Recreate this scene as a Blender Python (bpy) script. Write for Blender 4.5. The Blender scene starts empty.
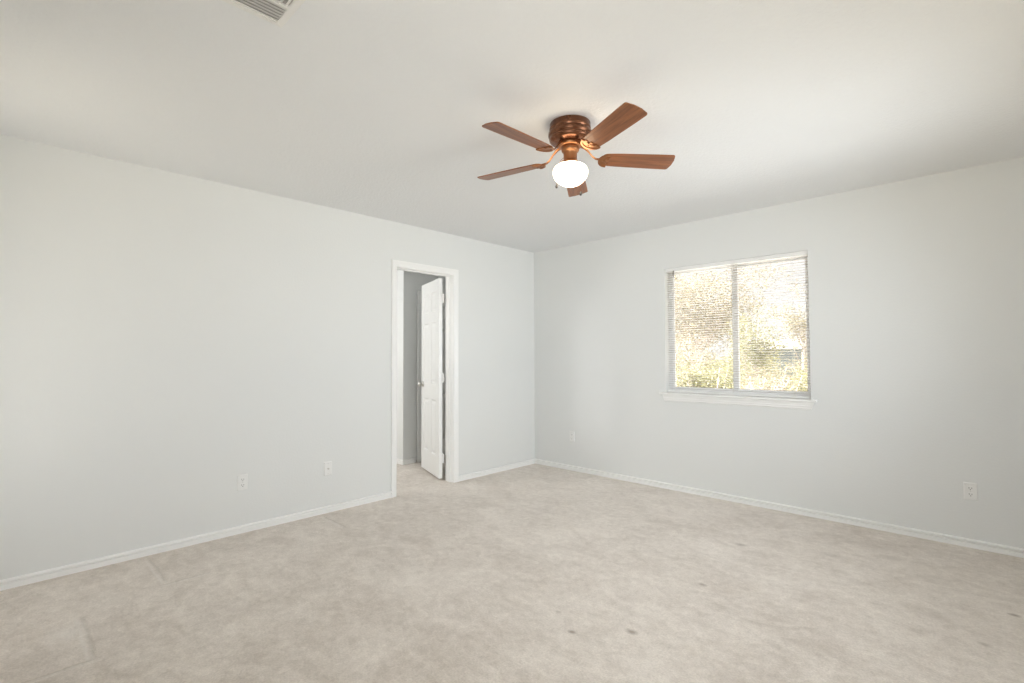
import bpy, bmesh, math, random
from mathutils import Vector, Matrix

scene = bpy.context.scene
COL = scene.collection
R = math.radians

# ------------------------------------------------------------------ camera
YAW, PITCH, ROLL = 0.766222, 0.0301436, -0.004051
cam_d = bpy.data.cameras.new('camera')
cam_d.sensor_width = 36.0
cam_d.lens = 498.277 * 36.0 / 1024.0
cam_d.clip_start = 0.02
cam_d.clip_end = 400
cam = bpy.data.objects.new('camera', cam_d)
COL.objects.link(cam)
_f = Vector((-math.sin(YAW) * math.cos(PITCH), math.cos(YAW) * math.cos(PITCH), math.sin(PITCH)))
_r = Vector((math.cos(YAW), math.sin(YAW), 0))
_u = _r.cross(_f)
_r2 = _r * math.cos(ROLL) + _u * math.sin(ROLL)
_u2 = _u * math.cos(ROLL) - _r * math.sin(ROLL)
cam.matrix_world = Matrix(((_r2.x, _u2.x, -_f.x, 3.8239), (_r2.y, _u2.y, -_f.y, -4.3477),
                           (_r2.z, _u2.z, -_f.z, 1.2302), (0, 0, 0, 1)))
scene.camera = cam

# ------------------------------------------------------------------ sky, sun, added fill lamps, exposure
scene.view_settings.view_transform = 'Standard'
scene.view_settings.look = 'None'
scene.view_settings.exposure = 0.11
scene.view_settings.gamma = 1.0
scene.view_settings.use_curve_mapping = False
scene.cycles.max_bounces = 16
scene.cycles.diffuse_bounces = 12
scene.cycles.transparent_max_bounces = 16

world = bpy.data.worlds.new('sky')
scene.world = world
world.use_nodes = True
bg = world.node_tree.nodes['Background']
bg.inputs[0].default_value = (0.985, 0.99, 1.0, 1)
bg.inputs[1].default_value = 0.90

sun_d = bpy.data.lights.new('sun', 'SUN')
sun_d.energy = 36.0
sun_d.angle = R(0.8)
sun_d.color = (1.0, 0.985, 0.96)
sun = bpy.data.objects.new('sun', sun_d)
COL.objects.link(sun)
sun.rotation_euler = Vector((0.56, 0.13, -0.82)).to_track_quat('-Z', 'Y').to_euler()   # from behind the house: the window side is in its shade


def fill_light(name, loc, direction, sx, sy, watts, color=(1, 1, 1), spread=180):
    d = bpy.data.lights.new(name, 'AREA')
    d.shape = 'RECTANGLE'
    d.size, d.size_y = sx, sy
    d.energy = watts
    d.color = color
    d.spread = R(spread)
    o = bpy.data.objects.new(name, d)
    COL.objects.link(o)
    o.location = loc
    o.rotation_euler = Vector(direction).to_track_quat('-Z', 'Z').to_euler()
    return o


RW, RD, RH = 4.55, 4.62, 2.44      # room: x 0..RW, y -RD..0
WT = 0.115                          # interior wall thickness
# added fill lamps in invented, unseen window openings: two in the right-hand wall, two in the rear wall behind the camera
FILL_TINT = (0.90, 0.955, 1.0)
fill_light('fill_right_far', (RW + 0.01, -1.35, 1.35), (-1, 0.06, 0.04), 1.0, 1.3, 17.5, FILL_TINT, 100)
fill_light('fill_right_near', (RW + 0.02, -2.9, 1.35), (-1, 0.47, -0.27), 0.76, 1.40, 9.5, FILL_TINT, 110)
fill_light('fill_rear_right', (3.7, -RD - 0.02, 1.4), (-0.6, 1, 0), 0.98, 1.38, 10.0, FILL_TINT, 110)
fill_light('fill_rear_left', (0.78, -RD - 0.02, 1.3), (0.2, 1, 0.10), 0.52, 1.6, 1.8, FILL_TINT)
fill_light('wall_band_beam', (0.78, -RD - 0.01, 1.1), (0, 1, 0), 0.32, 1.5, 0.26, (1.0, 0.99, 0.97), 10)  # added narrow lamp, draws the pale vertical band on the back wall
fill_light('bath_light', (-1.7, -3.17, 1.6), (0, 1, 0), 0.8, 0.9, 24.0, (1.0, 0.99, 0.97))  # added lamp at the unseen bath end, no window there


# ------------------------------------------------------------------ materials
def mat(name, color, rough=0.6, metallic=0.0, **kw):
    m = bpy.data.materials.new(name)
    m.use_nodes = True
    b = m.node_tree.nodes['Principled BSDF']
    b.inputs['Base Color'].default_value = (*color, 1)
    b.inputs['Roughness'].default_value = rough
    b.inputs['Metallic'].default_value = metallic
    for k, v in kw.items():
        b.inputs[k].default_value = v
    return m


def nodes(m):
    nt = m.node_tree
    return nt, nt.nodes, nt.links, nt.nodes['Principled BSDF']


def noise(nt, vec, scale, detail=2.0, rough=0.5, dist=0.0):
    n = nt.nodes.new('ShaderNodeTexNoise')
    n.inputs['Scale'].default_value = scale
    n.inputs['Detail'].default_value = detail
    n.inputs['Roughness'].default_value = rough
    n.inputs['Distortion'].default_value = dist
    nt.links.new(vec, n.inputs['Vector'])
    return n.outputs['Fac']


def math_n(nt, op, a, b=None, c=None, clamp=False):
    n = nt.nodes.new('ShaderNodeMath')
    n.operation = op
    n.use_clamp = clamp
    for i, v in enumerate((a, b, c)):
        if v is None:
            continue
        if isinstance(v, (int, float)):
            n.inputs[i].default_value = v
        else:
            nt.links.new(v, n.inputs[i])
    return n.outputs[0]


def mixc(nt, fac, a, b):
    n = nt.nodes.new('ShaderNodeMix')
    n.data_type = 'RGBA'
    for idx, v in ((0, fac), (6, a), (7, b)):
        if isinstance(v, (int, float)):
            n.inputs[idx].default_value = v
        elif isinstance(v, tuple):
            n.inputs[idx].default_value = (*v, 1)
        else:
            nt.links.new(v, n.inputs[idx])
    return n.outputs[2]


def ramp01(nt, v, lo, hi):
    n = nt.nodes.new('ShaderNodeMapRange')
    n.clamp = True
    nt.links.new(v, n.inputs[0])
    n.inputs[1].default_value = lo
    n.inputs[2].default_value = hi
    n.inputs[3].default_value = 0
    n.inputs[4].default_value = 1
    return n.outputs[0]


def objco(nt, scale=None):
    t = nt.nodes.new('ShaderNodeTexCoord')
    if scale is None:
        return t.outputs['Object']
    mp = nt.nodes.new('ShaderNodeMapping')
    mp.inputs['Scale'].default_value = scale
    nt.links.new(t.outputs['Object'], mp.inputs['Vector'])
    return mp.outputs[0]


def bump(nt, height, strength, dist, bsdf):
    b = nt.nodes.new('ShaderNodeBump')
    b.inputs['Strength'].default_value = strength
    b.inputs['Distance'].default_value = dist
    nt.links.new(height, b.inputs['Height'])
    nt.links.new(b.outputs[0], bsdf.inputs['Normal'])


def textured_paint(name, color, scale, strength, dist, rough):
    m = mat(name, color, rough)
    nt, ns, lk, b = nodes(m)
    co = objco(nt)
    h = noise(nt, co, scale, 3.0, 0.55)
    h = ramp01(nt, h, 0.38, 0.66)
    bump(nt, h, strength, dist, b)
    v = noise(nt, co, 1.1, 2.0)
    lk.new(mixc(nt, ramp01(nt, v, 0.3, 0.7), tuple(c * 0.985 for c in color), color), b.inputs['Base Color'])
    return m


M = {}
M['wall'] = textured_paint('wall_paint', (0.735, 0.745, 0.737), 75, 0.10, 0.003, 0.55)
M['ceiling'] = textured_paint('ceiling_paint', (0.785, 0.797, 0.81), 60, 0.22, 0.005, 0.75)
M['trim'] = mat('white_trim_paint', (0.86, 0.86, 0.85), 0.32)
M['door'] = mat('white_door_paint', (0.85, 0.85, 0.84), 0.35)
M['plate'] = mat('white_plastic', (0.79, 0.79, 0.78), 0.35)
M['slot'] = mat('dark_slot', (0.06, 0.06, 0.06), 0.6)
M['vinyl'] = mat('white_vinyl', (0.91, 0.915, 0.92), 0.35)
M['slat'] = mat('blind_slat', (0.47, 0.445, 0.415), 0.5)
M['rail'] = mat('blind_rail', (0.85, 0.85, 0.84), 0.45)
M['cord'] = mat('white_cord', (0.75, 0.74, 0.71), 0.7)
M['hook'] = mat('dark_hook', (0.035, 0.03, 0.028), 0.5)
M['nickel'] = mat('satin_nickel', (0.62, 0.60, 0.57), 0.28, 1.0)
M['screw'] = mat('painted_screw', (0.62, 0.62, 0.60), 0.4)
M['vent'] = mat('vent_enamel', (0.78, 0.775, 0.755), 0.45)
M['duct'] = mat('duct_interior', (0.48, 0.46, 0.45), 0.8)


def tint(m, color, scale, amount):
    """slight procedural unevenness so the paint or plastic is not perfectly flat"""
    nt, ns, lk, b = nodes(m)
    f = noise(nt, objco(nt), scale, 3)
    lk.new(mixc(nt, f, tuple(c * (1 - amount) for c in color), tuple(min(1, c * (1 + amount)) for c in color)), b.inputs['Base Color'])


tint(M['trim'], (0.86, 0.86, 0.85), 3, 0.015)
tint(M['door'], (0.85, 0.85, 0.84), 4, 0.015)
tint(M['plate'], (0.79, 0.79, 0.78), 20, 0.01)
tint(M['vinyl'], (0.91, 0.915, 0.92), 5, 0.01)
tint(M['slat'], (0.47, 0.445, 0.415), 5, 0.02)
tint(M['rail'], (0.85, 0.85, 0.84), 5, 0.01)

# glass pane; haze over the view put in as a translucent veil
m = bpy.data.materials.new('veiled_glass')
m.use_nodes = True
nt = m.node_tree
nt.nodes.clear()
out = nt.nodes.new('ShaderNodeOutputMaterial')
tr = nt.nodes.new('ShaderNodeBsdfTransparent')
gl = nt.nodes.new('ShaderNodeBsdfGlossy')
gl.inputs['Roughness'].default_value = 0.02
tl = nt.nodes.new('ShaderNodeBsdfTranslucent')
tl.inputs['Color'].default_value = (1, 0.985, 0.97, 1)
fr = nt.nodes.new('ShaderNodeFresnel')
fr.inputs['IOR'].default_value = 1.45
mx1 = nt.nodes.new('ShaderNodeMixShader')
mx2 = nt.nodes.new('ShaderNodeMixShader')
co = objco(nt)
veil = ramp01(nt, noise(nt, co, 6, 3), 0.2, 0.8)
veil_fac = math_n(nt, 'MULTIPLY_ADD', veil, 0.02, 0.05)
nt.links.new(veil_fac, mx1.inputs[0])
nt.links.new(tr.outputs[0], mx1.inputs[1])
nt.links.new(tl.outputs[0], mx1.inputs[2])
nt.links.new(math_n(nt, 'MULTIPLY', fr.outputs[0], 0.6), mx2.inputs[0])
nt.links.new(mx1.outputs[0], mx2.inputs[1])
nt.links.new(gl.outputs[0], mx2.inputs[2])
nt.links.new(mx2.outputs[0], out.inputs[0])
M['glass'] = m

# carpet: cut pile, brushed in patches, a few stains and the creases furniture left
m = mat('beige_carpet', (0.55, 0.5, 0.43), 0.95)
nt, ns, lk, b = nodes(m)
b.inputs['Sheen Weight'].default_value = 0.25
b.inputs['Sheen Roughness'].default_value = 0.6
co = objco(nt)
n1 = noise(nt, co, 1.5, 4, 0.6, 0.7)
n2 = noise(nt, objco(nt, (4.5, 6.5, 4.5)), 1.0, 5, 0.65, 0.9)
n3 = noise(nt, co, 110, 2, 0.6)
n5 = noise(nt, co, 22, 4, 0.7, 0.4)
n4 = noise(nt, co, 420, 1, 0.5)
pile = math_n(nt, 'ADD', math_n(nt, 'MULTIPLY', n1, 0.30), math_n(nt, 'ADD', math_n(nt, 'MULTIPLY', n2, 0.35), math_n(nt, 'MULTIPLY', n5, 0.35)))
pile = ramp01(nt, pile, 0.40, 0.60)
base = mixc(nt, pile, (0.635, 0.562, 0.49), (0.87, 0.80, 0.725))
grain = ramp01(nt, math_n(nt, 'ADD', math_n(nt, 'MULTIPLY', n3, 0.6), math_n(nt, 'MULTIPLY', n4, 0.4)), 0.30, 0.70)
gm = nt.nodes.new('ShaderNodeMix')
gm.data_type = 'RGBA'
gm.blend_type = 'MULTIPLY'
gm.inputs[0].default_value = 1.0
lk.new(base, gm.inputs[6])
gcol = mixc(nt, grain, (0.72, 0.71, 0.70), (1.0, 1.0, 1.0))
lk.new(gcol, gm.inputs[7])
colr = gm.outputs[2]
sep = nt.nodes.new('ShaderNodeSeparateXYZ')
lk.new(co, sep.inputs[0])
wob = math_n(nt, 'MULTIPLY', math_n(nt, 'SUBTRACT', noise(nt, co, 14, 3), 0.5), 0.022)
X = math_n(nt, 'ADD', sep.outputs[0], wob)
Y = math_n(nt, 'SUBTRACT', sep.outputs[1], wob)


def spot(x, y, r, sx=1.0):
    dx = math_n(nt, 'MULTIPLY', math_n(nt, 'SUBTRACT', X, x), 1 / sx)
    dy = math_n(nt, 'SUBTRACT', Y, y)
    d2 = math_n(nt, 'ADD', math_n(nt, 'MULTIPLY', dx, dx), math_n(nt, 'MULTIPLY', dy, dy))
    return ramp01(nt, math_n(nt, 'SQRT', d2), r, r * 0.25)


stain = None
for x, y, r, k in ((2.444, -2.536, 0.018, 0.8), (2.638, -2.352, 0.026, 0.75), (2.677, -1.685, 0.022, 0.6), (2.62, -0.959, 0.035, 0.5),
                   (3.87, -0.983, 0.022, 0.8), (2.29, -2.442, 0.016, 0.4), (3.774, -1.412, 0.02, 0.45), (3.08, -0.75, 0.06, 0.25),
                   (3.35, -0.55, 0.05, 0.25), (2.75, -0.75, 0.05, 0.2)):
    s = math_n(nt, 'MULTIPLY', spot(x, y, r, 1.4), k)
    stain = s if stain is None else math_n(nt, 'MAXIMUM', stain, s)
colr = mixc(nt, stain, colr, (0.25, 0.19, 0.14))


def crease(axis, at, lo, hi, w):
    a, c = (Y, X) if axis == 'x' else (X, Y)     # line runs along axis
    d = math_n(nt, 'ABSOLUTE', math_n(nt, 'SUBTRACT', a, at))
    line = ramp01(nt, d, w, w * 0.2)
    end = math_n(nt, 'MULTIPLY', ramp01(nt, c, lo, lo + 0.05), ramp01(nt, c, hi, hi - 0.05))
    return math_n(nt, 'MULTIPLY', line, end)


dark = light = None
for ax, at, lo, hi, w in (('x', -4.035, 0.66, 1.18, 0.012), ('y', 1.15, -4.6, -4.0, 0.009), ('x', -3.665, 0.06, 0.55, 0.010),
                          ('y', 0.56, -3.72, -3.45, 0.009), ('x', -2.56, 0.05, 0.45, 0.010)):
    s = crease(ax, at, lo, hi, w)
    s2 = crease(ax, at - 0.022 if ax == 'x' else at + 0.02, lo, hi, w * 1.1)
    dark = s if dark is None else math_n(nt, 'MAXIMUM', dark, s)
    light = s2 if light is None else math_n(nt, 'MAXIMUM', light, s2)
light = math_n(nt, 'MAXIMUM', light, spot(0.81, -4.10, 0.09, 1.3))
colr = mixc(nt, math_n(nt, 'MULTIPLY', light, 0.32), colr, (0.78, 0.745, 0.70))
colr = mixc(nt, math_n(nt, 'MULTIPLY', dark, 0.30), colr, (0.40, 0.36, 0.31))
lk.new(colr, b.inputs['Base Color'])
h = math_n(nt, 'ADD', math_n(nt, 'MULTIPLY', n3, 0.6), math_n(nt, 'MULTIPLY', n2, 0.8))
h = math_n(nt, 'SUBTRACT', h, math_n(nt, 'MULTIPLY', dark, 0.6))
bump(nt, h, 0.55, 0.012, b)
M['carpet'] = m


def wood(name, c1, c2, rough):
    m = mat(name, c1, rough)
    nt, ns, lk, b = nodes(m)
    co = objco(nt, (2.2, 38, 38))
    g1 = noise(nt, co, 1.0, 6, 0.7, 0.6)
    g2 = noise(nt, objco(nt, (6, 160, 160)), 1.0, 2, 0.5)
    f = ramp01(nt, math_n(nt, 'ADD', math_n(nt, 'MULTIPLY', g1, 0.75), math_n(nt, 'MULTIPLY', g2, 0.25)), 0.36, 0.64)
    lk.new(mixc(nt, f, c1, c2), b.inputs['Base Color'])
    b.inputs['Specular IOR Level'].default_value = 0.3
    b.inputs['Coat Weight'].default_value = 0.25
    b.inputs['Coat Roughness'].default_value = 0.25
    return m


M['blade'] = wood('walnut_blade', (0.14, 0.045, 0.016), (0.35, 0.135, 0.05), 0.40)
M['bronze'] = mat('brown_bronze', (0.17, 0.07, 0.035), 0.27, 0.7)
M['brass'] = mat('antique_brass', (0.34, 0.155, 0.07), 0.36, 0.9)
for k, c, s in (('bronze', (0.17, 0.07, 0.035), 12), ('brass', (0.34, 0.155, 0.07), 30)):
    tint(M[k], c, s, 0.12)

m = mat('opal_glass_lit', (0.9, 0.88, 0.82), 0.25)
b = m.node_tree.nodes['Principled BSDF']
b.inputs['Emission Color'].default_value = (1.0, 0.82, 0.58, 1)
b.inputs['Emission Strength'].default_value = 8.5
M['opal'] = m


def leaf_mat(name, c1, c2):
    m = mat(name, c1, 0.5)
    nt, ns, lk, b = nodes(m)
    f = ramp01(nt, noise(nt, objco(nt), 2.5, 3), 0.3, 0.7)
    c = mixc(nt, f, c1, c2)
    lk.new(c, b.inputs['Base Color'])
    t = nt.nodes.new('ShaderNodeBsdfTranslucent')
    lk.new(c, t.inputs['Color'])
    mx = nt.nodes.new('ShaderNodeMixShader')
    mx.inputs[0].default_value = 0.45
    lk.new(b.outputs[0], mx.inputs[1])
    lk.new(t.outputs[0], mx.inputs[2])
    lk.new(mx.outputs[0], nt.nodes['Material Output'].inputs[0])
    return m


M['leaf_fresh'] = leaf_mat('fresh_leaf', (0.19, 0.19, 0.08), (0.28, 0.265, 0.135))
M['leaf_dry'] = leaf_mat('tan_leaf', (0.24, 0.21, 0.125), (0.32, 0.285, 0.185))
M['bark'] = mat('grey_bark', (0.42, 0.36, 0.32), 0.9)
tint(M['bark'], (0.42, 0.36, 0.32), 9, 0.3)
M['ground'] = mat('dry_lawn', (0.23, 0.20, 0.14), 0.95)
tint(M['ground'], (0.23, 0.20, 0.14), 1.3, 0.18)
M['reflector'] = mat('pale_reflector', (0.78, 0.78, 0.77), 0.9)  # surface of the unseen slab added to bounce sunlight
tint(M['reflector'], (0.78, 0.78, 0.77), 2.2, 0.06)
M['siding'] = mat('pale_siding', (0.19, 0.235, 0.265), 0.7)
tint(M['siding'], (0.19, 0.235, 0.265), 1.5, 0.06)
M['roof'] = mat('pale_shingle', (0.17, 0.16, 0.155), 0.9)
tint(M['roof'], (0.17, 0.16, 0.155), 14, 0.15)


# ------------------------------------------------------------------ mesh helpers
def link(name, verts, faces, material, parent=None, smooth=False, bevel=0, kind=None):
    me = bpy.data.meshes.new(name)
    me.from_pydata([tuple(v) for v in verts], [], faces)
    me.validate()
    me.update()
    bm = bmesh.new()
    bm.from_mesh(me)
    bmesh.ops.recalc_face_normals(bm, faces=bm.faces)
    bm.to_mesh(me)
    bm.free()
    if smooth:
        for p in me.polygons:
            p.use_smooth = True
    me.materials.append(material)
    o = bpy.data.objects.new(name, me)
    COL.objects.link(o)
    if parent is not None:
        o.parent = parent
    if bevel:
        bv = o.modifiers.new('bevel', 'BEVEL')
        bv.width = bevel
        bv.segments = 2
        bv.limit_method = 'ANGLE'
        bv.angle_limit = R(40)
    if kind:
        o['kind'] = kind
    return o


class MB:
    """collects the shapes of one mesh"""
    def __init__(self):
        self.v, self.f = [], []

    def add(self, vs, fs, mtx=None):
        k = len(self.v)
        self.v += [(mtx @ Vector(v)) if mtx else Vector(v) for v in vs]
        self.f += [tuple(i + k for i in f) for f in fs]
        return self

    def box(self, x0, x1, y0, y1, z0, z1, mtx=None):
        vs = [(x, y, z) for x in (x0, x1) for y in (y0, y1) for z in (z0, z1)]
        fs = [(0, 1, 3, 2), (4, 6, 7, 5), (0, 4, 5, 1), (2, 3, 7, 6), (0, 2, 6, 4), (1, 5, 7, 3)]
        return self.add(vs, fs, mtx)

    def lathe(self, prof, seg=32, mtx=None, close_top=True, close_bot=True):
        vs, fs = [], []
        n = len(prof)
        for r, z in prof:
            for k in range(seg):
                a = 2 * math.pi * k / seg
                vs.append((r * math.cos(a), r * math.sin(a), z))
        for i in range(n - 1):
            for k in range(seg):
                k2 = (k + 1) % seg
                fs.append((i * seg + k, i * seg + k2, (i + 1) * seg + k2, (i + 1) * seg + k))
        if close_top:
            fs.append(tuple(range(seg)))
        if close_bot:
            fs.append(tuple((n - 1) * seg + k for k in range(seg)))
        return self.add(vs, fs, mtx)

    def tube(self, pts, radii, seg=6, mtx=None, cap=True):
        pts = [Vector(p) for p in pts]
        if isinstance(radii, (int, float)):
            radii = [radii] * len(pts)
        vs, fs = [], []
        ref = None
        for i, p in enumerate(pts):
            d = (pts[min(i + 1, len(pts) - 1)] - pts[max(i - 1, 0)]).normalized()
            if ref is None:
                ref = d.orthogonal().normalized()
            a = (ref - d * ref.dot(d)).normalized()
            ref = a
            c = d.cross(a)
            for k in range(seg):
                t = 2 * math.pi * k / seg
                vs.append(p + (a * math.cos(t) + c * math.sin(t)) * radii[i])
        for i in range(len(pts) - 1):
            for k in range(seg):
                k2 = (k + 1) % seg
                fs.append((i * seg + k, i * seg + k2, (i + 1) * seg + k2, (i + 1) * seg + k))
        if cap:
            fs.append(tuple(range(seg)))
            fs.append(tuple((len(pts) - 1) * seg + k for k in range(seg)))
        return self.add(vs, fs, mtx)

    def build(self, name, material, parent=None, **kw):
        return link(name, self.v, self.f, material, parent, **kw)


def thing(name, label, cat, loc=(0, 0, 0), rotz=0.0, group=None):
    o = bpy.data.objects.new(name, None)
    o.empty_display_size = 0.05
    COL.objects.link(o)
    o.location = loc
    o.rotation_euler = (0, 0, rotz)
    o['label'] = label
    o['category'] = cat
    if group:
        o['group'] = group
    return o


def sweep(path, prof, close=False):
    """path: list of functions giving a point for profile (u, v)"""
    vs, fs = [], []
    n = len(prof)
    for fn in path:
        vs += [fn(u, v) for u, v in prof]
    for i in range(len(path) - 1):
        for k in range(n):
            k2 = (k + 1) % n
            fs.append((i * n + k, i * n + k2, (i + 1) * n + k2, (i + 1) * n + k))
    fs.append(tuple(range(n)))
    fs.append(tuple((len(path) - 1) * n + k for k in range(n)))
    return vs, fs


# ------------------------------------------------------------------ room shell
BX0, BY0, BY1 = -2.6, -3.2, -0.25        # the bathroom-side space behind the left wall
DY0, DY1, DZ = -1.857, -1.212, 2.037     # clear opening of the doorway in the left wall
WX0, WX1, WZ0, WZ1 = 1.628, 2.818, 0.893, 2.045   # window opening in the back wall

MB().box(BX0 - 0.2, RW + 0.2, -RD - 0.2, 0.14, -0.30, 0.0).build('floor', M['carpet'], kind='structure')
MB().box(BX0 - 0.2, RW + 0.2, -RD - 0.2, 0.14, RH, RH + 0.30).build('ceiling', M['ceiling'], kind='structure')

w = MB()
w.box(-0.115, WX0, 0, 0.14, 0, RH).box(WX1, RW + 0.14, 0, 0.14, 0, RH)
w.box(WX0, WX1, 0, 0.14, 0, WZ0 - 0.022).box(WX0, WX1, 0, 0.14, WZ1, RH)
w.build('wall_back', M['wall'], kind='structure')
JT = 0.019
w = MB()
w.box(-WT, 0, -RD - 0.14, DY0 - JT, 0, RH).box(-WT, 0, DY1 + JT, 0, 0, RH).box(-WT, 0, DY0 - JT, DY1 + JT, DZ + JT, RH)
w.build('wall_left', M['wall'], kind='structure')
# right and rear walls with unseen window openings, added to light the room
w = MB()
w.box(RW, RW + 0.14, -RD - 0.14, -3.30, 0, RH).box(RW, RW + 0.14, -2.50, -1.87, 0, RH).box(RW, RW + 0.14, -0.83, 0, 0, RH)
for ya, yb in ((-3.30, -2.50), (-1.87, -0.83)):
    w.box(RW, RW + 0.14, ya, yb, 0, 0.63).box(RW, RW + 0.14, ya, yb, 2.07, RH)
w.build('wall_right', M['wall'], kind='structure')
w = MB()
w.box(0, 0.50, -RD - 0.14, -RD, 0, RH).box(1.06, 3.20, -RD - 0.14, -RD, 0, RH).box(4.20, RW, -RD - 0.14, -RD, 0, RH)
for xa, xb in ((0.50, 1.06), (3.20, 4.20)):
    w.box(xa, xb, -RD - 0.14, -RD, 0, 0.33 if xa < 1 else 0.69).box(xa, xb, -RD - 0.14, -RD, 2.10, RH)
w.build('wall_rear', M['wall'], kind='structure')
# space behind the doorway
w = MB()
w.box(BX0, -1.05, -1.085, -0.985, 0, RH)
w.box(-1.15, -1.05, -0.985, -0.905, 0, RH)
w.build('wall_bath_corner', M['wall'], kind='structure')
MB().box(-1.15, -1.05, -0.905, BY1, 1.955, RH).build('wall_bath_header', M['wall'], kind='structure')
MB().box(-1.32, -1.22, -1.0, BY1 + 0.1, 0, RH).build('light_block_wall', M['wall'], kind='structure')  # added behind the closed door to block outdoor light leaks
MB().box(-1.22, -WT, BY1, BY1 + 0.1, 0, RH).build('wall_bath_end', M['wall'], kind='structure')
MB().box(BX0 - 0.1, BX0, BY0, -0.985, 0, RH).build('wall_bath_far', M['wall'], kind='structure')
MB().box(BX0 - 0.1, -WT, BY0 - 0.1, BY0, 0, RH).build('wall_bath_rear', M['wall'], kind='structure')

# baseboards
BB = [(0, 0), (0.011, 0), (0.011, 0.0285), (0.009, 0.0300), (0.0015, 0.0305), (0.0015, 0.0400), (0.0155, 0.0405), (0.0165, 0.044), (0.015, 0.0495), (0.008, 0.0535), (0, 0.054)]


def base_run(name, a, b, normal):
    """straight run from a to b (x, y) on a wall whose room side is `normal`"""
    n = Vector((*normal, 0))
    fn = [lambda u, v, q=q: Vector((q[0], q[1], v)) + n * u for q in (a, b)]
    vs, fs = sweep(fn, BB)
    return link(name, vs, fs, M['trim'], kind='structure')


CW = 0.058
base_run('baseboard_left', (0, -RD), (0, DY0 - CW), (1, 0))
base_run('baseboard_left_corner', (0, DY1 + CW), (0, 0), (1, 0))
base_run('baseboard_back', (0, 0), (RW, 0), (0, -1))
base_run('baseboard_right', (RW, 0), (RW, -RD), (-1, 0))
base_run('baseboard_rear', (RW, -RD), (0, -RD), (0, 1))
base_run('baseboard_bath', (BX0, -1.085), (-1.037, -1.085), (0, -1))
base_run('baseboard_bath_side', (-1.05, -1.098), (-1.05, -0.913), (1, 0))

# door casing, jamb and stop
CAS = [(0.005, 0), (0.005, 0.009), (0.010, 0.0115), (0.020, 0.0115), (0.024, 0.0135), (0.030, 0.0125), (0.040, 0.0165), (0.054, 0.0175), (CW, 0.015), (CW, 0)]


def casing(name, x, sgn, y0, y1, z):
    fn = [lambda u, v: Vector((x + sgn * v, y0 - u, 0)), lambda u, v: Vector((x + sgn * v, y0 - u, z + u)),
          lambda u, v: Vector((x + sgn * v, y1 + u, z + u)), lambda u, v: Vector((x + sgn * v, y1 + u, 0))]
    vs, fs = sweep(fn, CAS)
    return link(name, vs, fs, M['trim'], kind='structure')


casing('trim_1', 0, 1, DY0, DY1, DZ)
casing('trim_2', -WT, -1, DY0, DY1, DZ)
j = MB()
j.box(-WT, 0, DY0 - JT, DY0, 0, DZ).box(-WT, 0, DY1, DY1 + JT, 0, DZ).box(-WT, 0, DY0 - JT, DY1 + JT, DZ, DZ + JT)
j.box(-0.078, -0.045, DY0, DY0 + 0.010, 0, DZ).box(-0.078, -0.045, DY1 - 0.010, DY1, 0, DZ).box(-0.078, -0.045, DY0 + 0.010, DY1 - 0.010, DZ - 0.010, DZ)
j.build('trim_3', M['trim'], kind='structure')
# the other doorway seen past the open door: its casing and closed door
casing('trim_4', -1.05, 1, -0.835, BY1 + 0.02, 1.955)


def panel_door(name, width, height, thick, parent=None):
    """slab in local x (0..width), y thickness 0..thick, z; six sunk and raised panels on both faces"""
    st, mu = 0.095, 0.085
    pw = (width - 2 * st - mu) / 2
    xs = [(st, st + pw), (st + pw + mu, st + 2 * pw + mu)]
    zs = [(0.21, 0.77), (0.93, 1.57), (1.68, height - 0.12)]
    gx = sorted({0, width, *[a for p in xs for a in p]})
    gz = sorted({0, height, *[a for p in zs for a in p]})
    vs, fs = [], []

    def quad(a, b, c, d):
        k = len(vs)
        vs.extend([a, b, c, d])
        fs.append((k, k + 1, k + 2, k + 3))
    for side in (0, 1):
        yy = lambda d: d if side == 0 else thick - d
        for i in range(len(gx) - 1):
            for k in range(len(gz) - 1):
                x0, x1, z0, z1 = gx[i], gx[i + 1], gz[k], gz[k + 1]
                if any(abs(p[0] - x0) < 1e-6 for p in xs) and any(abs(p[0] - z0) < 1e-6 for p in zs):
                    rings = [(0, 0), (0.010, 0.009), (0.022, 0.009), (0.045, 0.002)]
                    pts = []
                    for ins, dp in rings:
                        pts.append([(x0 + ins, yy(dp), z0 + ins), (x1 - ins, yy(dp), z0 + ins), (x1 - ins, yy(dp), z1 - ins), (x0 + ins, yy(dp), z1 - ins)])
                    for a, b2 in zip(pts, pts[1:]):
                        for q in range(4):
                            quad(a[q], a[(q + 1) % 4], b2[(q + 1) % 4], b2[q])
                    quad(*pts[-1])
                else:
                    quad((x0, yy(0), z0), (x1, yy(0), z0), (x1, yy(0), z1), (x0, yy(0), z1))
    for a, b2 in (((0, 0), (0, height)), ((width, 0), (width, height))):
        quad((a[0], 0, 0), (a[0], thick, 0), (a[0], thick, height), (a[0], 0, height))
    for z in (0, height):
        quad((0, 0, z), (width, 0, z), (width, thick, z), (0, thick, z))
    return vs, fs


# open door: hinged on the right jamb, swung away into the space behind
DW, DH, DT = 0.612, 2.005, 0.035
door = bpy.data.objects.new('door_1', None)
COL.objects.link(door)
door['kind'] = 'structure'
door['label'] = 'white six-panel door standing open in the left wall doorway'
door['category'] = 'door'
door.location = (-0.158, -1.222, 0.018)
DA = R(180 - 19.5)
door.rotation_euler = (0, 0, DA)
vs, fs = panel_door('slab', DW, DH, DT)
link('door_slab', vs, fs, M['door'], door)
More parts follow.
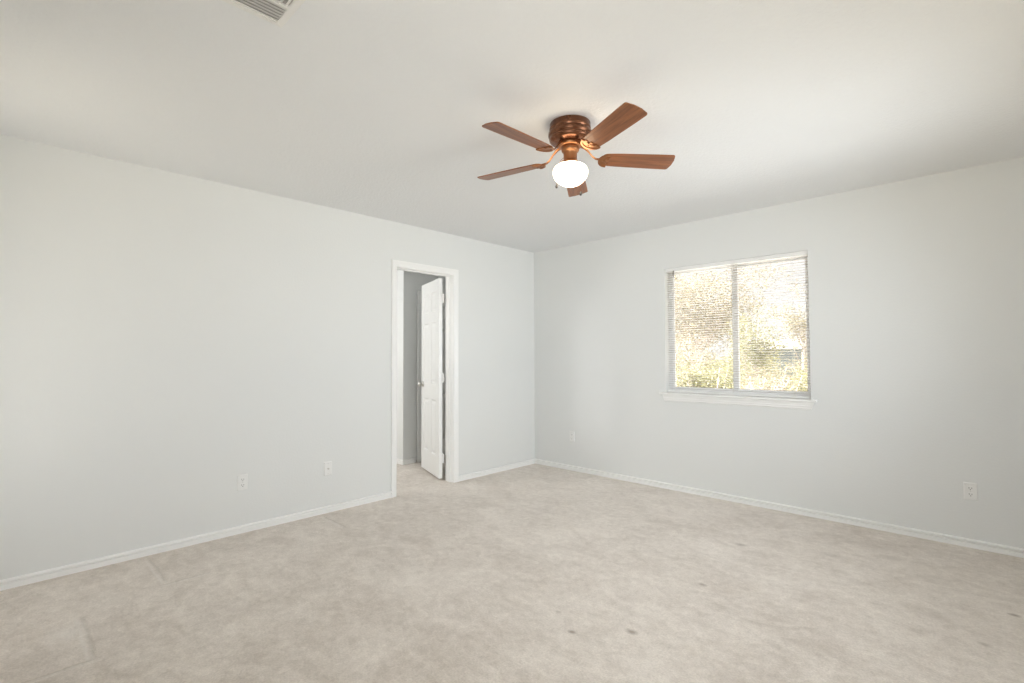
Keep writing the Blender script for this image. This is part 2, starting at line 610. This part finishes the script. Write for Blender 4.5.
# local +x points from the hinge to the free edge; y = thick is the face turned to the bedroom
knob_prof = [(0.0, 0.062), (0.012, 0.061), (0.022, 0.055), (0.026, 0.046), (0.024, 0.036), (0.014, 0.028), (0.011, 0.020), (0.013, 0.010), (0.031, 0.008), (0.033, 0.0)]
for sgn, off in ((1, DT), (-1, 0)):
    mt = Matrix.Translation((DW - 0.065, off, 0.915)) @ Matrix.Rotation(R(-90 * sgn), 4, 'X')
    MB().lathe(knob_prof, 24, mt).build('door_knob', M['nickel'], door, smooth=True)
MB().box(DW - 0.001, DW + 0.0015, 0.006, DT - 0.006, 0.885, 0.945).build('latch_plate', M['nickel'], door)
for z in (0.20, 1.00, 1.80):
    hb = MB()
    hb.tube([(-0.012, 0.0, z - 0.045), (-0.012, 0.0, z + 0.045)], 0.0062, 10)
    hb.tube([(-0.012, 0.0, z + 0.045), (-0.012, 0.0, z + 0.051)], [0.0045, 0.002], 10)
    hb.box(-0.0015, 0.0, 0.002, DT - 0.004, z - 0.044, z + 0.044)
    hb.box(-0.012, 0.0, -0.001, 0.003, z - 0.044, z + 0.044)
    # leaf on the jamb side
    hb.box(-0.040, -0.012, -0.006, -0.003, z - 0.044, z + 0.044)
    hb.build('hinge', M['trim'], door)

door2 = bpy.data.objects.new('door_2', None)
COL.objects.link(door2)
door2['kind'] = 'structure'
door2['label'] = 'closed white door past the open doorway'
door2['category'] = 'door'
door2.location = (-1.085, -0.905, 0.012)
door2.rotation_euler = (0, 0, R(90))
vs, fs = panel_door('slab', 0.655, 1.965, 0.035)
link('door_slab', vs, fs, M['door'], door2)

# ------------------------------------------------------------------ the window
win = bpy.data.objects.new('window_1', None)
COL.objects.link(win)
win['kind'] = 'structure'
GY = 0.108
fw = 0.036
f = MB()
f.box(WX0, WX0 + fw, 0.085, 0.139, WZ0, WZ1).box(WX1 - fw, WX1, 0.085, 0.139, WZ0, WZ1)
f.box(WX0 + fw, WX1 - fw, 0.085, 0.139, WZ0, WZ0 + 0.034).box(WX0 + fw, WX1 - fw, 0.085, 0.139, WZ1 - 0.034, WZ1)
f.build('window_frame', M['vinyl'], win, bevel=0.002)
XM = 0.5 * (WX0 + WX1) + 0.01
for x0, x1, y0 in ((WX0 + fw, XM + 0.021, 0.092), (XM - 0.025, WX1 - fw, 0.114)):
    s = MB()
    sw = 0.046 if y0 < 0.1 else 0.044
    z0, z1 = WZ0 + 0.034, WZ1 - 0.034
    el = 0.012 if y0 < 0.1 else sw
    er = sw if y0 < 0.1 else 0.012
    s.box(x0, x0 + el, y0, y0 + 0.02, z0, z1).box(x1 - er, x1, y0, y0 + 0.02, z0, z1)
    s.box(x0 + el, x1 - er, y0, y0 + 0.02, z0, z0 + 0.014).box(x0 + el, x1 - er, y0, y0 + 0.02, z1 - 0.014, z1)
    sash = s.build('window_sash', M['vinyl'], win, bevel=0.0015)
    link('window_pane', [(x0 + el, y0 + 0.012, z0 + 0.014), (x1 - er, y0 + 0.012, z0 + 0.014), (x1 - er, y0 + 0.012, z1 - 0.014), (x0 + el, y0 + 0.012, z1 - 0.014)], [(0, 1, 2, 3)], M['glass'], sash)

# stool and apron
st = MB()
prof = [(0.085, 0.0), (-0.030, 0.0), (-0.036, -0.004), (-0.038, -0.011), (-0.036, -0.018), (-0.030, -0.022), (0.085, -0.022)]
vs, fs = [], []
for x in (WX0 + 0.0005, WX1 - 0.0005):
    vs += [(x, y, WZ0 + z) for y, z in prof]
n = len(prof)
fs = [(k, (k + 1) % n, n + (k + 1) % n, n + k) for k in range(n)] + [tuple(range(n)), tuple(n + k for k in range(n))]
st.add(vs, fs)
hprof = [(0.0, 0.0)] + prof[1:-1] + [(0.0, -0.022)]
for xa, xb in ((WX0 - 0.052, WX0 + 0.0005), (WX1 - 0.0005, WX1 + 0.042)):
    n = len(hprof)
    vs = [(x, y, WZ0 + z) for x in (xa, xb) for y, z in hprof]
    st.add(vs, [(k, (k + 1) % n, n + (k + 1) % n, n + k) for k in range(n)] + [tuple(range(n)), tuple(n + k for k in range(n))])
st.build('trim_5', M['trim'], kind='structure')
ap = [(0, 0), (-0.016, 0), (-0.0165, -0.010), (-0.013, -0.026), (-0.0145, -0.030), (-0.011, -0.042), (-0.012, -0.048), (-0.006, -0.057), (0, -0.058)]
n = len(ap)
vs = []
for xa, ret in ((WX0 - 0.030, 1), (WX1 + 0.020, -1)):
    vs += [(xa + ret * 0.9 * (-z) * 0.35, y, WZ0 - 0.022 + z) for y, z in ap]
link('trim_6', vs, [(k, (k + 1) % n, n + (k + 1) % n, n + k) for k in range(n)] + [tuple(range(n)), tuple(n + k for k in range(n))], M['trim'], kind='structure')

# mini blind, inside mounted
bl = thing('window_blind', 'white horizontal mini blind lowered over the only window, slats open', 'blind', (0.5 * (WX0 + WX1), 0.034, WZ0 + 0.004))
hw = 0.5 * (WX1 - WX0) - 0.008
HT = WZ1 - WZ0 - 0.004 - 0.0002           # head rail top, local z
hr = MB()
hr.box(-hw, hw, -0.019, 0.019, HT - 0.030, HT)
hr.box(-hw - 0.004, -hw + 0.014, -0.021, 0.021, HT - 0.032, HT).box(hw - 0.014, hw + 0.004, -0.021, 0.021, HT - 0.032, HT)
hr.build('head_rail', M['rail'], bl, bevel=0.0015)
MB().box(-hw + 0.002, hw - 0.002, -0.013, 0.013, 0.000, 0.014).build('bottom_rail', M['rail'], bl, bevel=0.003)
PITCH_S = 0.0206
sl = MB()
zc = HT - 0.043
rng = random.Random(4)
i = 0
while zc > 0.022:
    tilt = R(-8) + R(rng.uniform(-0.6, 0.6)) + (R(-4) if i in (21, 36) else 0)
    prof = []
    for t in (-1, -0.5, 0, 0.5, 1):
        prof.append((t * 0.0125, 0.0016 * (1 - t * t)))
    pr = prof + [(y, z - 0.0005) for y, z in reversed(prof)]
    n = len(pr)
    vs = []
    sag = rng.uniform(-0.0006, 0.0006)
    for x in (-hw + 0.003, 0.0, hw - 0.003):
        for y, z in pr:
            vs.append((x, y * math.cos(tilt) - z * math.sin(tilt), zc + y * math.sin(tilt) + z * math.cos(tilt) + (sag if x == 0 else 0)))
    fs = []
    for q in range(2):
        fs += [(q * n + k, q * n + (k + 1) % n, (q + 1) * n + (k + 1) % n, (q + 1) * n + k) for k in range(n)]
    fs += [tuple(range(n)), tuple(2 * n + k for k in range(n))]
    sl.add(vs, fs)
    zc -= PITCH_S
    i += 1
sl.build('slats', M['slat'], bl)
for x in (-0.47, 0.0, 0.47):
    c = MB()
    for y in (-0.0135, 0.0135):
        c.tube([(x, y, 0.010), (x, y, HT - 0.030)], 0.0007, 5)
    c.tube([(x + 0.008, 0.0, 0.010), (x + 0.008, 0.0, HT - 0.030)], 0.0007, 5)
    c.build('ladder_cord', M['cord'], bl)
wd = MB()
wd.tube([(-hw + 0.075, -0.024, HT - 0.085), (-hw + 0.074, -0.026, HT - 0.60)], 0.0035, 6)
wand = wd.build('tilt_wand', M['cord'], bl)
hk = MB()
hk.tube([(-hw + 0.075, -0.019, HT - 0.024), (-hw + 0.075, -0.026, HT - 0.045), (-hw + 0.075, -0.026, HT - 0.075), (-hw + 0.075, -0.022, HT - 0.090)], 0.004, 6)
hk.build('wand_hook', M['hook'], wand)

# frames of the added, unseen windows that hold the fill lamps
x0, x1 = RW + 0.06, RW + 0.13
for nm, ya, yb in (('fill_window_2', -3.30, -2.50), ('fill_window_5', -1.87, -0.83)):
    MB().box(x0, x1, ya, ya + 0.04, 0.63, 2.07).box(x0, x1, yb - 0.04, yb, 0.63, 2.07).box(x0, x1, ya + 0.04, yb - 0.04, 0.63, 0.67).box(x0, x1, ya + 0.04, yb - 0.04, 2.03, 2.07).build(nm, M['vinyl'], kind='structure')
for nm, xa, xb, za in (('fill_window_3', 0.50, 1.06, 0.33), ('fill_window_4', 3.20, 4.20, 0.69)):
    y0, y1 = -RD - 0.13, -RD - 0.06
    MB().box(xa, xa + 0.04, y0, y1, za, 2.10).box(xb - 0.04, xb, y0, y1, za, 2.10).box(xa + 0.04, xb - 0.04, y0, y1, za, za + 0.04).box(xa + 0.04, xb - 0.04, y0, y1, 2.06, 2.10).build(nm, M['vinyl'], kind='structure')


# ------------------------------------------------------------------ wall plates
def plate_mesh(w_, h_, t_=0.006):
    """bevelled cover plate, local x right, z up, front at -y"""
    mb = MB()
    e = 0.004
    a = [(-w_ / 2, 0, -h_ / 2), (w_ / 2, 0, -h_ / 2), (w_ / 2, 0, h_ / 2), (-w_ / 2, 0, h_ / 2)]
    b_ = [(x, -0.003, z) for x, _, z in a]
    c = [(x - math.copysign(e, x), -t_, z - math.copysign(e, z)) for x, _, z in a]
    mb.add(a + b_ + c, [(0, 1, 2, 3), (8, 9, 10, 11)] + [(k, (k + 1) % 4, 4 + (k + 1) % 4, 4 + k) for k in range(4)] + [(4 + k, 4 + (k + 1) % 4, 8 + (k + 1) % 4, 8 + k) for k in range(4)])
    return mb


def outlet(loc, rz, label):
    t = thing('wall_outlet', label, 'outlet', loc, rz, 'duplex outlets low on the walls')
    plate_mesh(0.067, 0.109, 0.008).build('cover_plate', M['plate'], t)
    for dz in (-0.0195, 0.0195):
        mb = MB()
        pts = []
        for k in range(20):
            a = 2 * math.pi * k / 20
            pts.append((max(-0.0165, min(0.0165, 0.0185 * math.cos(a))), 0.0145 * math.sin(a)))
        n = len(pts)
        vs = [(x, -0.0075, dz + z) for x, z in pts] + [(x, -0.0105, dz + z) for x, z in pts]
        mb.add(vs, [(k, (k + 1) % n, n + (k + 1) % n, n + k) for k in range(n)] + [tuple(range(n)), tuple(n + k for k in range(n))])
        rc = mb.build('receptacle', M['plate'], t)
        s = MB()
        s.box(-0.0078, -0.0052, -0.0109, -0.0100, dz - 0.002, dz + 0.0075)
        s.box(0.0052, 0.0078, -0.0109, -0.0100, dz - 0.001, dz + 0.0065)
        s.lathe([(0.0026, 0.0), (0.0026, 0.0009)], 10, Matrix.Translation((0, -0.0100, dz - 0.0075)) @ Matrix.Rotation(R(90), 4, 'X'))
        s.build('slots', M['slot'], rc)
    MB().lathe([(0.0032, 0.0), (0.003, 0.0012), (0.0, 0.0015)], 12, Matrix.Translation((0, -0.0078, 0)) @ Matrix.Rotation(R(90), 4, 'X'), close_bot=False).build('screw', M['screw'], t)
    return t


outlet((0, -3.119, 0.353), R(90), 'white duplex outlet on the left wall, left of the cable plate')
outlet((0.538, 0, 0.365), 0, 'white duplex outlet on the back wall near the far corner')
outlet((3.705, 0, 0.357), 0, 'white duplex outlet on the back wall right of the window')
t = thing('cable_wall_plate', 'white coaxial cable plate on the left wall beside the doorway', 'cable plate', (0, -2.492, 0.347), R(90))
plate_mesh(0.066, 0.108, 0.008).build('cover_plate', M['plate'], t)
mt = Matrix.Translation((0, -0.0078, 0)) @ Matrix.Rotation(R(90), 4, 'X')
MB().lathe([(0.0075, 0.0), (0.0075, 0.003)], 6, mt).lathe([(0.0046, 0.003), (0.0046, 0.011), (0.003, 0.011), (0.003, 0.006)], 16, mt, close_top=False).build('coax_connector', M['nickel'], t)
for dz in (-0.040, 0.040):
    MB().lathe([(0.0032, 0.0), (0.003, 0.0012), (0.0, 0.0015)], 12, Matrix.Translation((0, -0.0078, dz)) @ Matrix.Rotation(R(90), 4, 'X'), close_bot=False).build('screw', M['screw'], t)

# ------------------------------------------------------------------ ceiling register
VX0, VY1 = 2.005, -3.668            # corner of the louvred field nearest the fan
VW, VL = 0.305, 0.305
t = thing('air_vent', 'white louvred air vent in the ceiling at the top edge', 'vent', (VX0 + VW / 2, VY1 - VL / 2, RH))
fl = 0.030
fr_ = MB()
hx, hy = VW / 2, VL / 2
ring = [(hx + fl, hy + fl, 0.0), (hx + fl - 0.004, hy + fl - 0.004, -0.004), (hx + 0.006, hy + 0.006, -0.009), (hx, hy, -0.009), (hx, hy, 0.0)]
vs = []
for ax, ay, z in ring:
    vs += [(-ax, -ay, z), (ax, -ay, z), (ax, ay, z), (-ax, ay, z)]
fs = []
for q in range(len(ring) - 1):
    fs += [(q * 4 + k, q * 4 + (k + 1) % 4, (q + 1) * 4 + (k + 1) % 4, (q + 1) * 4 + k) for k in range(4)]
fr_.add(vs, fs)
fr_.build('vent_frame', M['vent'], t)
MB().box(-hx, hx, -hy, hy, -0.0012, -0.0004).build('duct_opening', M['duct'], t)


def louvres(x0, x1, tilt, n_, along='y', y0=-hy, y1=hy):
    mb = MB()
    for k in range(n_):
        c = x0 + (k + 0.5) * (x1 - x0) / n_
        mt = Matrix.Translation((c, 0, -0.0075)) @ Matrix.Rotation(tilt, 4, 'Y')
        mb.box(-0.0105, 0.0105, y0, y1, -0.0006, 0.0006, mt)
    return mb


louvres(-hx, -hx + 0.098, R(20), 6).build('louvre_bank', M['vent'], t)
MB().box(-hx + 0.098, -hx + 0.106, -hy, hy, -0.011, -0.001).build('divider', M['vent'], t)
mb = MB()
for k in range(16):
    c = hy - (k + 0.5) * VL / 16
    mt = Matrix.Translation((0, c, -0.0065)) @ Matrix.Rotation(R(40), 4, 'X')
    mb.box(-hx + 0.106, hx - 0.106, -0.008, 0.008, -0.0006, 0.0006, mt)
mb.build('louvre_bank', M['vent'], t)
MB().box(hx - 0.106, hx - 0.098, -hy, hy, -0.011, -0.001).build('divider', M['vent'], t)
louvres(hx - 0.098, hx, R(-20), 6).build('louvre_bank', M['vent'], t)

# ------------------------------------------------------------------ ceiling fan
FX, FY = 2.268, -2.288
fan = thing('ceiling_fan', 'flush-mount brown ceiling fan with five walnut blades and a lit globe', 'ceiling fan', (FX, FY, RH))
ZB = 2.260 - RH                      # blade plane, local z
housing = [(0.1040, 0.0), (0.1055, -0.003), (0.1055, -0.022), (0.1075, -0.026), (0.1075, -0.036), (0.1035, -0.039), (0.1035, -0.043), (0.1125, -0.048), (0.1135, -0.058),
           (0.1125, -0.066), (0.1060, -0.069), (0.1060, -0.073), (0.1095, -0.077), (0.1080, -0.086), (0.0985, -0.095), (0.082, -0.1005), (0.070, -0.102), (0.060, -0.103)]
MB().lathe(housing, 56).build('motor_housing', M['bronze'], fan, smooth=True)
MB().lathe([(0.058, -0.101), (0.062, -0.104), (0.062, -0.117), (0.057, -0.121), (0.044, -0.122)], 40).build('flywheel', M['brass'], fan, smooth=True)
MB().lathe([(0.043, -0.121), (0.0455, -0.126), (0.0455, -0.140), (0.043, -0.146), (0.0375, -0.149), (0.0355, -0.153), (0.0345, -0.190), (0.037, -0.194), (0.041, -0.199), (0.042, -0.214), (0.038, -0.216)], 40).build('switch_housing', M['brass'], fan, smooth=True)
globe = [(0.0360, -0.207), (0.040, -0.211), (0.052, -0.2145), (0.068, -0.220), (0.081, -0.229), (0.0885, -0.241), (0.0905, -0.254), (0.0885, -0.269),
         (0.081, -0.286), (0.067, -0.302), (0.049, -0.315), (0.030, -0.323), (0.012, -0.3265), (0.0, -0.327)]
MB().lathe(globe, 48, close_bot=False).build('globe_shade', M['opal'], fan, smooth=True)
for k in range(3):
    a = R(20 + 120 * k)
    mt = Matrix.Rotation(a, 4, 'Z') @ Matrix.Translation((0.0415, 0, -0.207)) @ Matrix.Rotation(R(90), 4, 'Y')
    MB().lathe([(0.0035, 0.0), (0.0035, 0.006), (0.005, 0.007), (0.005, 0.012), (0.0, 0.013)], 10, mt, close_bot=False).build('thumb_screw', M['brass'], fan, smooth=True)


def blade_mesh():
    """local x outwards from the hub axis, y across, z up; pitched about x"""
    r0, r1 = 0.160, 0.550
    out_ = []
    n_ = 10
    # rounded root
    for k in range(n_ + 1):
        a = math.pi / 2 + math.pi * k / n_
        out_.append((r0 + 0.030 + 0.030 * math.cos(a), 0.0485 * math.sin(a)))
    # lower edge to the tip, tip with clipped rounded corners
    tipw = 0.0608
    out_.append((r0 + 0.10, -0.0535))
    out_.append((r1 - 0.085, -0.0600))
    for k in range(6):
        a = -math.pi / 2 + math.pi / 2 * k / 5
        out_.append((r1 - 0.016 + 0.013 * math.cos(a), -tipw + 0.013 + 0.013 * math.sin(a)))
    out_.append((r1 + 0.004, -0.02))
    out_.append((r1 + 0.004, 0.02))
    for k in range(6):
        a = math.pi / 2 * k / 5
        out_.append((r1 - 0.016 + 0.013 * math.cos(a), tipw - 0.013 + 0.013 * math.sin(a)))
    out_.append((r1 - 0.085, 0.0600))
    out_.append((r0 + 0.10, 0.0535))
    n = len(out_)
    vs = [(x, y, 0.0028) for x, y in out_] + [(x, y, -0.0028) for x, y in out_]
    fs = [(k, (k + 1) % n, n + (k + 1) % n, n + k) for k in range(n)] + [tuple(range(n)), tuple(n + k for k in reversed(range(n)))]
    return vs, fs


def iron_mesh():
    mb = MB()
    # arm from the flywheel dropping to the blade
    pts = [(0.052, 0, -0.112), (0.075, 0, -0.121), (0.098, 0, -0.142), (0.118, 0, -0.166), (0.135, 0, -0.178), (0.160, 0, -0.1812)]
    hwid = [0.016, 0.013, 0.0085, 0.0075, 0.009, 0.014]
    th = [0.005, 0.005, 0.0042, 0.004, 0.0035, 0.003]
    vs, fs = [], []
    for (x, y, z), w_, h_ in zip(pts, hwid, th):
        for k in range(8):
            a = 2 * math.pi * k / 8
            vs.append((x, w_ * math.cos(a), z + h_ * math.sin(a)))
    for q in range(len(pts) - 1):
        fs += [(q * 8 + k, q * 8 + (k + 1) % 8, (q + 1) * 8 + (k + 1) % 8, (q + 1) * 8 + k) for k in range(8)]
    fs += [tuple(range(8)), tuple((len(pts) - 1) * 8 + k for k in range(8))]
    mb.add(vs, fs)
    return mb


def pad_mesh():
    """crescent plate under the blade root, two raised ridges"""
    mb = MB()
    pm = Matrix.Translation((0, 0, ZB)) @ Matrix.Rotation(R(-12), 4, 'X')
    def cres(xi, w_in, w_out, x_in, x_out, z0, z1):
        n_ = 14
        a_ = [(xi + x_out * math.cos(math.pi / 2 + math.pi * k / n_), w_out * math.sin(math.pi / 2 + math.pi * k / n_)) for k in range(n_ + 1)]
        b_ = [(xi + x_in * math.cos(math.pi / 2 + math.pi * k / n_), w_in * math.sin(math.pi / 2 + math.pi * k / n_)) for k in range(n_ + 1)]
        vs = [(x, y, z) for z in (z0, z1) for row in (a_, b_) for x, y in row]
        m_ = n_ + 1
        fs = []
        for k in range(n_):
            fs += [(k, k + 1, m_ + k + 1, m_ + k), (2 * m_ + k, 2 * m_ + k + 1, 3 * m_ + k + 1, 3 * m_ + k),
                   (k, k + 1, 2 * m_ + k + 1, 2 * m_ + k), (m_ + k, m_ + k + 1, 3 * m_ + k + 1, 3 * m_ + k)]
        fs += [(0, m_, 3 * m_, 2 * m_), (n_, m_ + n_, 3 * m_ + n_, 2 * m_ + n_)]
        mb.add(vs, fs, pm)
    cres(0.200, 0.030, 0.050, 0.020, 0.048, -0.0060, -0.0028)
    cres(0.200, 0.046, 0.053, 0.042, 0.052, -0.0095, -0.0030)
    cres(0.206, 0.026, 0.032, 0.017, 0.024, -0.0085, -0.0030)
    mb.box(0.155, 0.205, -0.008, 0.008, -0.0065, -0.0028, pm)
    return mb


bvs, bfs = blade_mesh()
# the rotor hangs a degree and a half out of level
sag_m = Matrix.Translation((0, 0, ZB)) @ Matrix.Rotation(R(-1.5), 4, Vector((math.cos(YAW), math.sin(YAW), 0))) @ Matrix.Translation((0, 0, -ZB))
for k in range(5):
    rot = sag_m @ Matrix.Rotation(R(-94 - 72 * k), 4, 'Z')
    bd = link('fan_blade', bvs, bfs, M['blade'], fan, bevel=0.0015)
    bd.matrix_local = rot @ Matrix.Translation((0, 0, ZB)) @ Matrix.Rotation(R(-12), 4, 'X')
    ir = iron_mesh().build('blade_iron', M['brass'], fan, smooth=True)
    ir.matrix_local = rot
    pd = pad_mesh().build('iron_plate', M['brass'], ir)
    pm = Matrix.Translation((0, 0, ZB)) @ Matrix.Rotation(R(-12), 4, 'X')
    for x, y in ((0.172, 0.0), (0.196, 0.040), (0.196, -0.040)):
        MB().lathe([(0.0045, 0.0), (0.0042, -0.0018), (0.0, -0.003)], 10, pm @ Matrix.Translation((x, y, -0.0060)), close_bot=False).build('screw', M['brass'], ir, smooth=True)

lat = Vector((math.cos(YAW), math.sin(YAW), 0))
dep = Vector((-math.sin(YAW), math.cos(YAW), 0))
for s, zend in ((-0.0655, -0.290), (0.063, -0.330)):
    d = (lat * s + dep * 0.074)
    dn = d.normalized()
    pts = [dn * 0.040 + Vector((0, 0, -0.160)), dn * 0.066 + Vector((0, 0, -0.170)), dn * 0.088 + Vector((0, 0, -0.205)), d + Vector((0, 0, -0.240)), d + Vector((0, 0, zend))]
    ch = MB().tube(pts, 0.0012, 6).build('pull_chain', M['brass'], fan, smooth=True)
    MB().lathe([(0.0015, 0.0), (0.0045, -0.004), (0.0072, -0.012), (0.0062, -0.020), (0.0015, -0.024), (0.0, -0.0245)], 12, Matrix.Translation(d + Vector((0, 0, zend + 0.001))), close_bot=False).build('chain_pendant', M['hook'], ch, smooth=True)

# ------------------------------------------------------------------ outdoors, seen through the window
GZ = -3.0
MB().box(-60, 50, -25, 130, GZ - 0.2, GZ).build('ground', M['ground'], kind='structure')
MB().box(-9, 4.6, 4.2, 14.5, GZ, GZ + 0.02).build('bounce_slab', M['reflector'], kind='structure')  # pale slab added below the view, bounces sunlight up to the ceiling


def tree(name, label, cat, base, top, crown, radii, n_limb, n_twig, n_leaf, leaf, lmat, seed, trunk_r=0.10, group=None, spread=0.22):
    """base/top: trunk ends; crown/radii: ellipsoid the limbs reach into"""
    rg = random.Random(seed)
    base, top, crown = Vector(base), Vector(top), Vector(crown)
    t = thing(name, label, cat, base, 0, group)
    loc = lambda p_: p_ - base
    wd_ = MB()
    mid = base.lerp(top, 0.5) + Vector((rg.uniform(-.15, .15), rg.uniform(-.15, .15), 0))
    wd_.tube([loc(base), loc(mid), loc(top)], [trunk_r, trunk_r * 0.8, trunk_r * 0.55], 8)
    wd_.build('trunk', M['bark'], t, smooth=True)

    def rand_in():
        while True:
            v = Vector((rg.uniform(-1, 1), rg.uniform(-1, 1), rg.uniform(-1, 1)))
            if 0.25 < v.length < 1:
                return crown + Vector((v.x * radii[0], v.y * radii[1], v.z * radii[2]))
    br = MB()
    ends = []
    for k in range(n_limb):
        st_ = base.lerp(top, rg.uniform(0.6, 1.0))
        e = rand_in()
        m1 = st_.lerp(e, 0.5) + Vector((rg.uniform(-.2, .2), rg.uniform(-.2, .2), rg.uniform(0, .25)))
        r_ = trunk_r * rg.uniform(0.22, 0.4)
        br.tube([loc(st_), loc(m1), loc(e)], [r_, r_ * 0.65, r_ * 0.3], 5)
        ends.append(e)
        for q in range(n_twig):
            s_ = m1.lerp(e, rg.uniform(0.0, 1.0))
            e2 = s_ + Vector((rg.uniform(-1, 1) * radii[0], rg.uniform(-1, 1) * radii[1], rg.uniform(-.7, 1) * radii[2])) * 0.38
            br.tube([loc(s_), loc(s_.lerp(e2, 0.5) + Vector((0, 0, rg.uniform(-.05, .08)))), loc(e2)], [r_ * 0.35, r_ * 0.22, r_ * 0.12], 4)
            ends.append(e2)
    br.build('branches', M['bark'], t, smooth=True)
    vs, fs = [], []
    for k in range(n_leaf):
        c = rg.choice(ends) + Vector((rg.gauss(0, spread), rg.gauss(0, spread), rg.gauss(0, spread * 0.8)))
        d = Vector((rg.gauss(0, 1), rg.gauss(0, 1), rg.gauss(0, .6))).normalized()
        s2 = d.cross(Vector((rg.gauss(0, 1), rg.gauss(0, 1), rg.gauss(0, 1)))).normalized()
        up = d.cross(s2)
        L = leaf * rg.uniform(0.6, 1.25)
        k0 = len(vs)
        c = loc(c)
        vs += [c - d * L * 0.5, c + s2 * L * 0.26 + up * L * 0.08, c + d * L * 0.5, c - s2 * L * 0.26 + up * L * 0.08]
        fs += [(k0, k0 + 1, k0 + 2), (k0, k0 + 2, k0 + 3)]
    me = bpy.data.meshes.new('foliage')
    me.from_pydata([tuple(v) for v in vs], [], fs)
    me.materials.append(lmat)
    o = bpy.data.objects.new('foliage', me)
    COL.objects.link(o)
    o.parent = t
    return t


G = 'trees outside the window'
# (crowns are described by where one sees them through the panes)
tree('leafy_tree', 'bright yellow-green leafy tree filling the lower part of the left pane', 'tree', (-1.5, 8.6, GZ), (-1.5, 8.6, -0.4), (-1.5, 8.7, 0.45),
     (1.0, 0.9, 0.75), 18, 6, 6500, 0.085, M['leaf_fresh'], 11, 0.10, G, 0.16)
tree('leafy_tree', 'tall tree with a dark trunk behind the left pane, loose tan-green crown', 'tree', (-4.75, 14.6, GZ), (-4.65, 14.6, 2.0), (-4.3, 14.6, 3.5),
     (2.5, 1.5, 1.8), 34, 8, 12500, 0.105, M['leaf_dry'], 23, 0.10, G, 0.32)
tree('leafy_tree', 'pale green tree just right of the window mullion', 'tree', (-1.62, 12.0, GZ), (-1.62, 12.0, 0.6), (-1.6, 12.0, 1.75),
     (0.70, 0.8, 0.95), 12, 5, 3200, 0.09, M['leaf_fresh'], 37, 0.075, G, 0.17)
tree('leafy_tree', 'sparse thin tree high in the right pane against the white sky', 'tree', (-1.2, 16.8, GZ), (-1.3, 16.8, 2.0), (-1.75, 16.8, 3.0),
     (1.1, 0.9, 0.85), 10, 5, 1500, 0.11, M['leaf_dry'], 41, 0.06, G, 0.18)
tree('leafy_tree', 'low olive-green tree by the right edge of the window', 'tree', (0.5, 9.8, GZ), (0.5, 9.8, 0.0), (0.42, 9.8, 0.85),
     (0.55, 0.6, 0.5), 10, 5, 2000, 0.075, M['leaf_fresh'], 53, 0.07, G, 0.14)
tree('twiggy_tree', 'half-bare brown twiggy tree low in the right pane', 'tree', (0.62, 6.6, GZ), (0.60, 6.6, 0.0), (0.66, 6.6, 0.72),
     (0.62, 0.5, 0.34), 16, 7, 1500, 0.05, M['leaf_dry'], 67, 0.07, G, 0.14)
tree('twiggy_tree', 'half-bare grey twiggy tree in the left pane, rising behind the bright leafy tree', 'tree', (-3.1, 10.6, GZ), (-3.1, 10.6, 0.4), (-3.1, 10.6, 1.45),
     (0.75, 0.7, 0.7), 14, 6, 1500, 0.075, M['leaf_dry'], 71, 0.065, G, 0.2)
for k, (x, y, rx) in enumerate(((-11.0, 22.0, 2.2), (-8.4, 28.0, 2.2), (-5.4, 22.6, 1.9), (-2.9, 28.0, 2.2), (0.6, 23.4, 1.8))):
    tree('shrub', 'hazy tan-green shrub in the distant row behind the trees', 'shrub', (x, y, GZ), (x, y, -0.8), (x, y, 0.0),
         (rx, 1.2, 1.75), 18, 6, 4200, 0.16, M['leaf_dry'] if k % 2 else M['leaf_fresh'], 80 + k, 0.09, 'distant shrubs', 0.25)
for k, (x, y, rx, top) in enumerate(((-3.9, 18.3, 1.5, 0.1), (-1.5, 19.6, 1.2, 0.35), (0.9, 14.2, 1.0, 0.3), (-0.75, 11.3, 0.75, 0.05))):
    tree('brush', 'tan half-bare brush in the hazy thicket behind the right pane and the bright leafy tree', 'shrub', (x, y, GZ), (x, y, -1.2), (x, y, top),
         (rx, 0.8, 0.95), 18, 7, 1700, 0.10, M['leaf_dry'] if k != 2 else M['leaf_fresh'], 120 + k, 0.07, 'thicket beyond the patio', 0.2)
# a neighbouring house far behind, a patch of its wall and roof between the branches
nb = thing('house', 'pale blue-grey house far behind the trees, glimpsed low in the right pane', 'house', (-7.3, 38.0, GZ), R(12))
MB().box(-2.2, 2.2, 0, 7, 0, 4.7).build('house_walls', M['siding'], nb)
rf = MB()
rf.add([(-2.5, -0.4, 4.7), (2.5, -0.4, 4.7), (2.5, 7.4, 4.7), (-2.5, 7.4, 4.7), (-2.5, 3.5, 5.6), (2.5, 3.5, 5.6)],
       [(0, 1, 5, 4), (2, 3, 4, 5), (0, 4, 3), (1, 2, 5), (0, 3, 2, 1)])
rf.build('house_roof', M['roof'], nb)
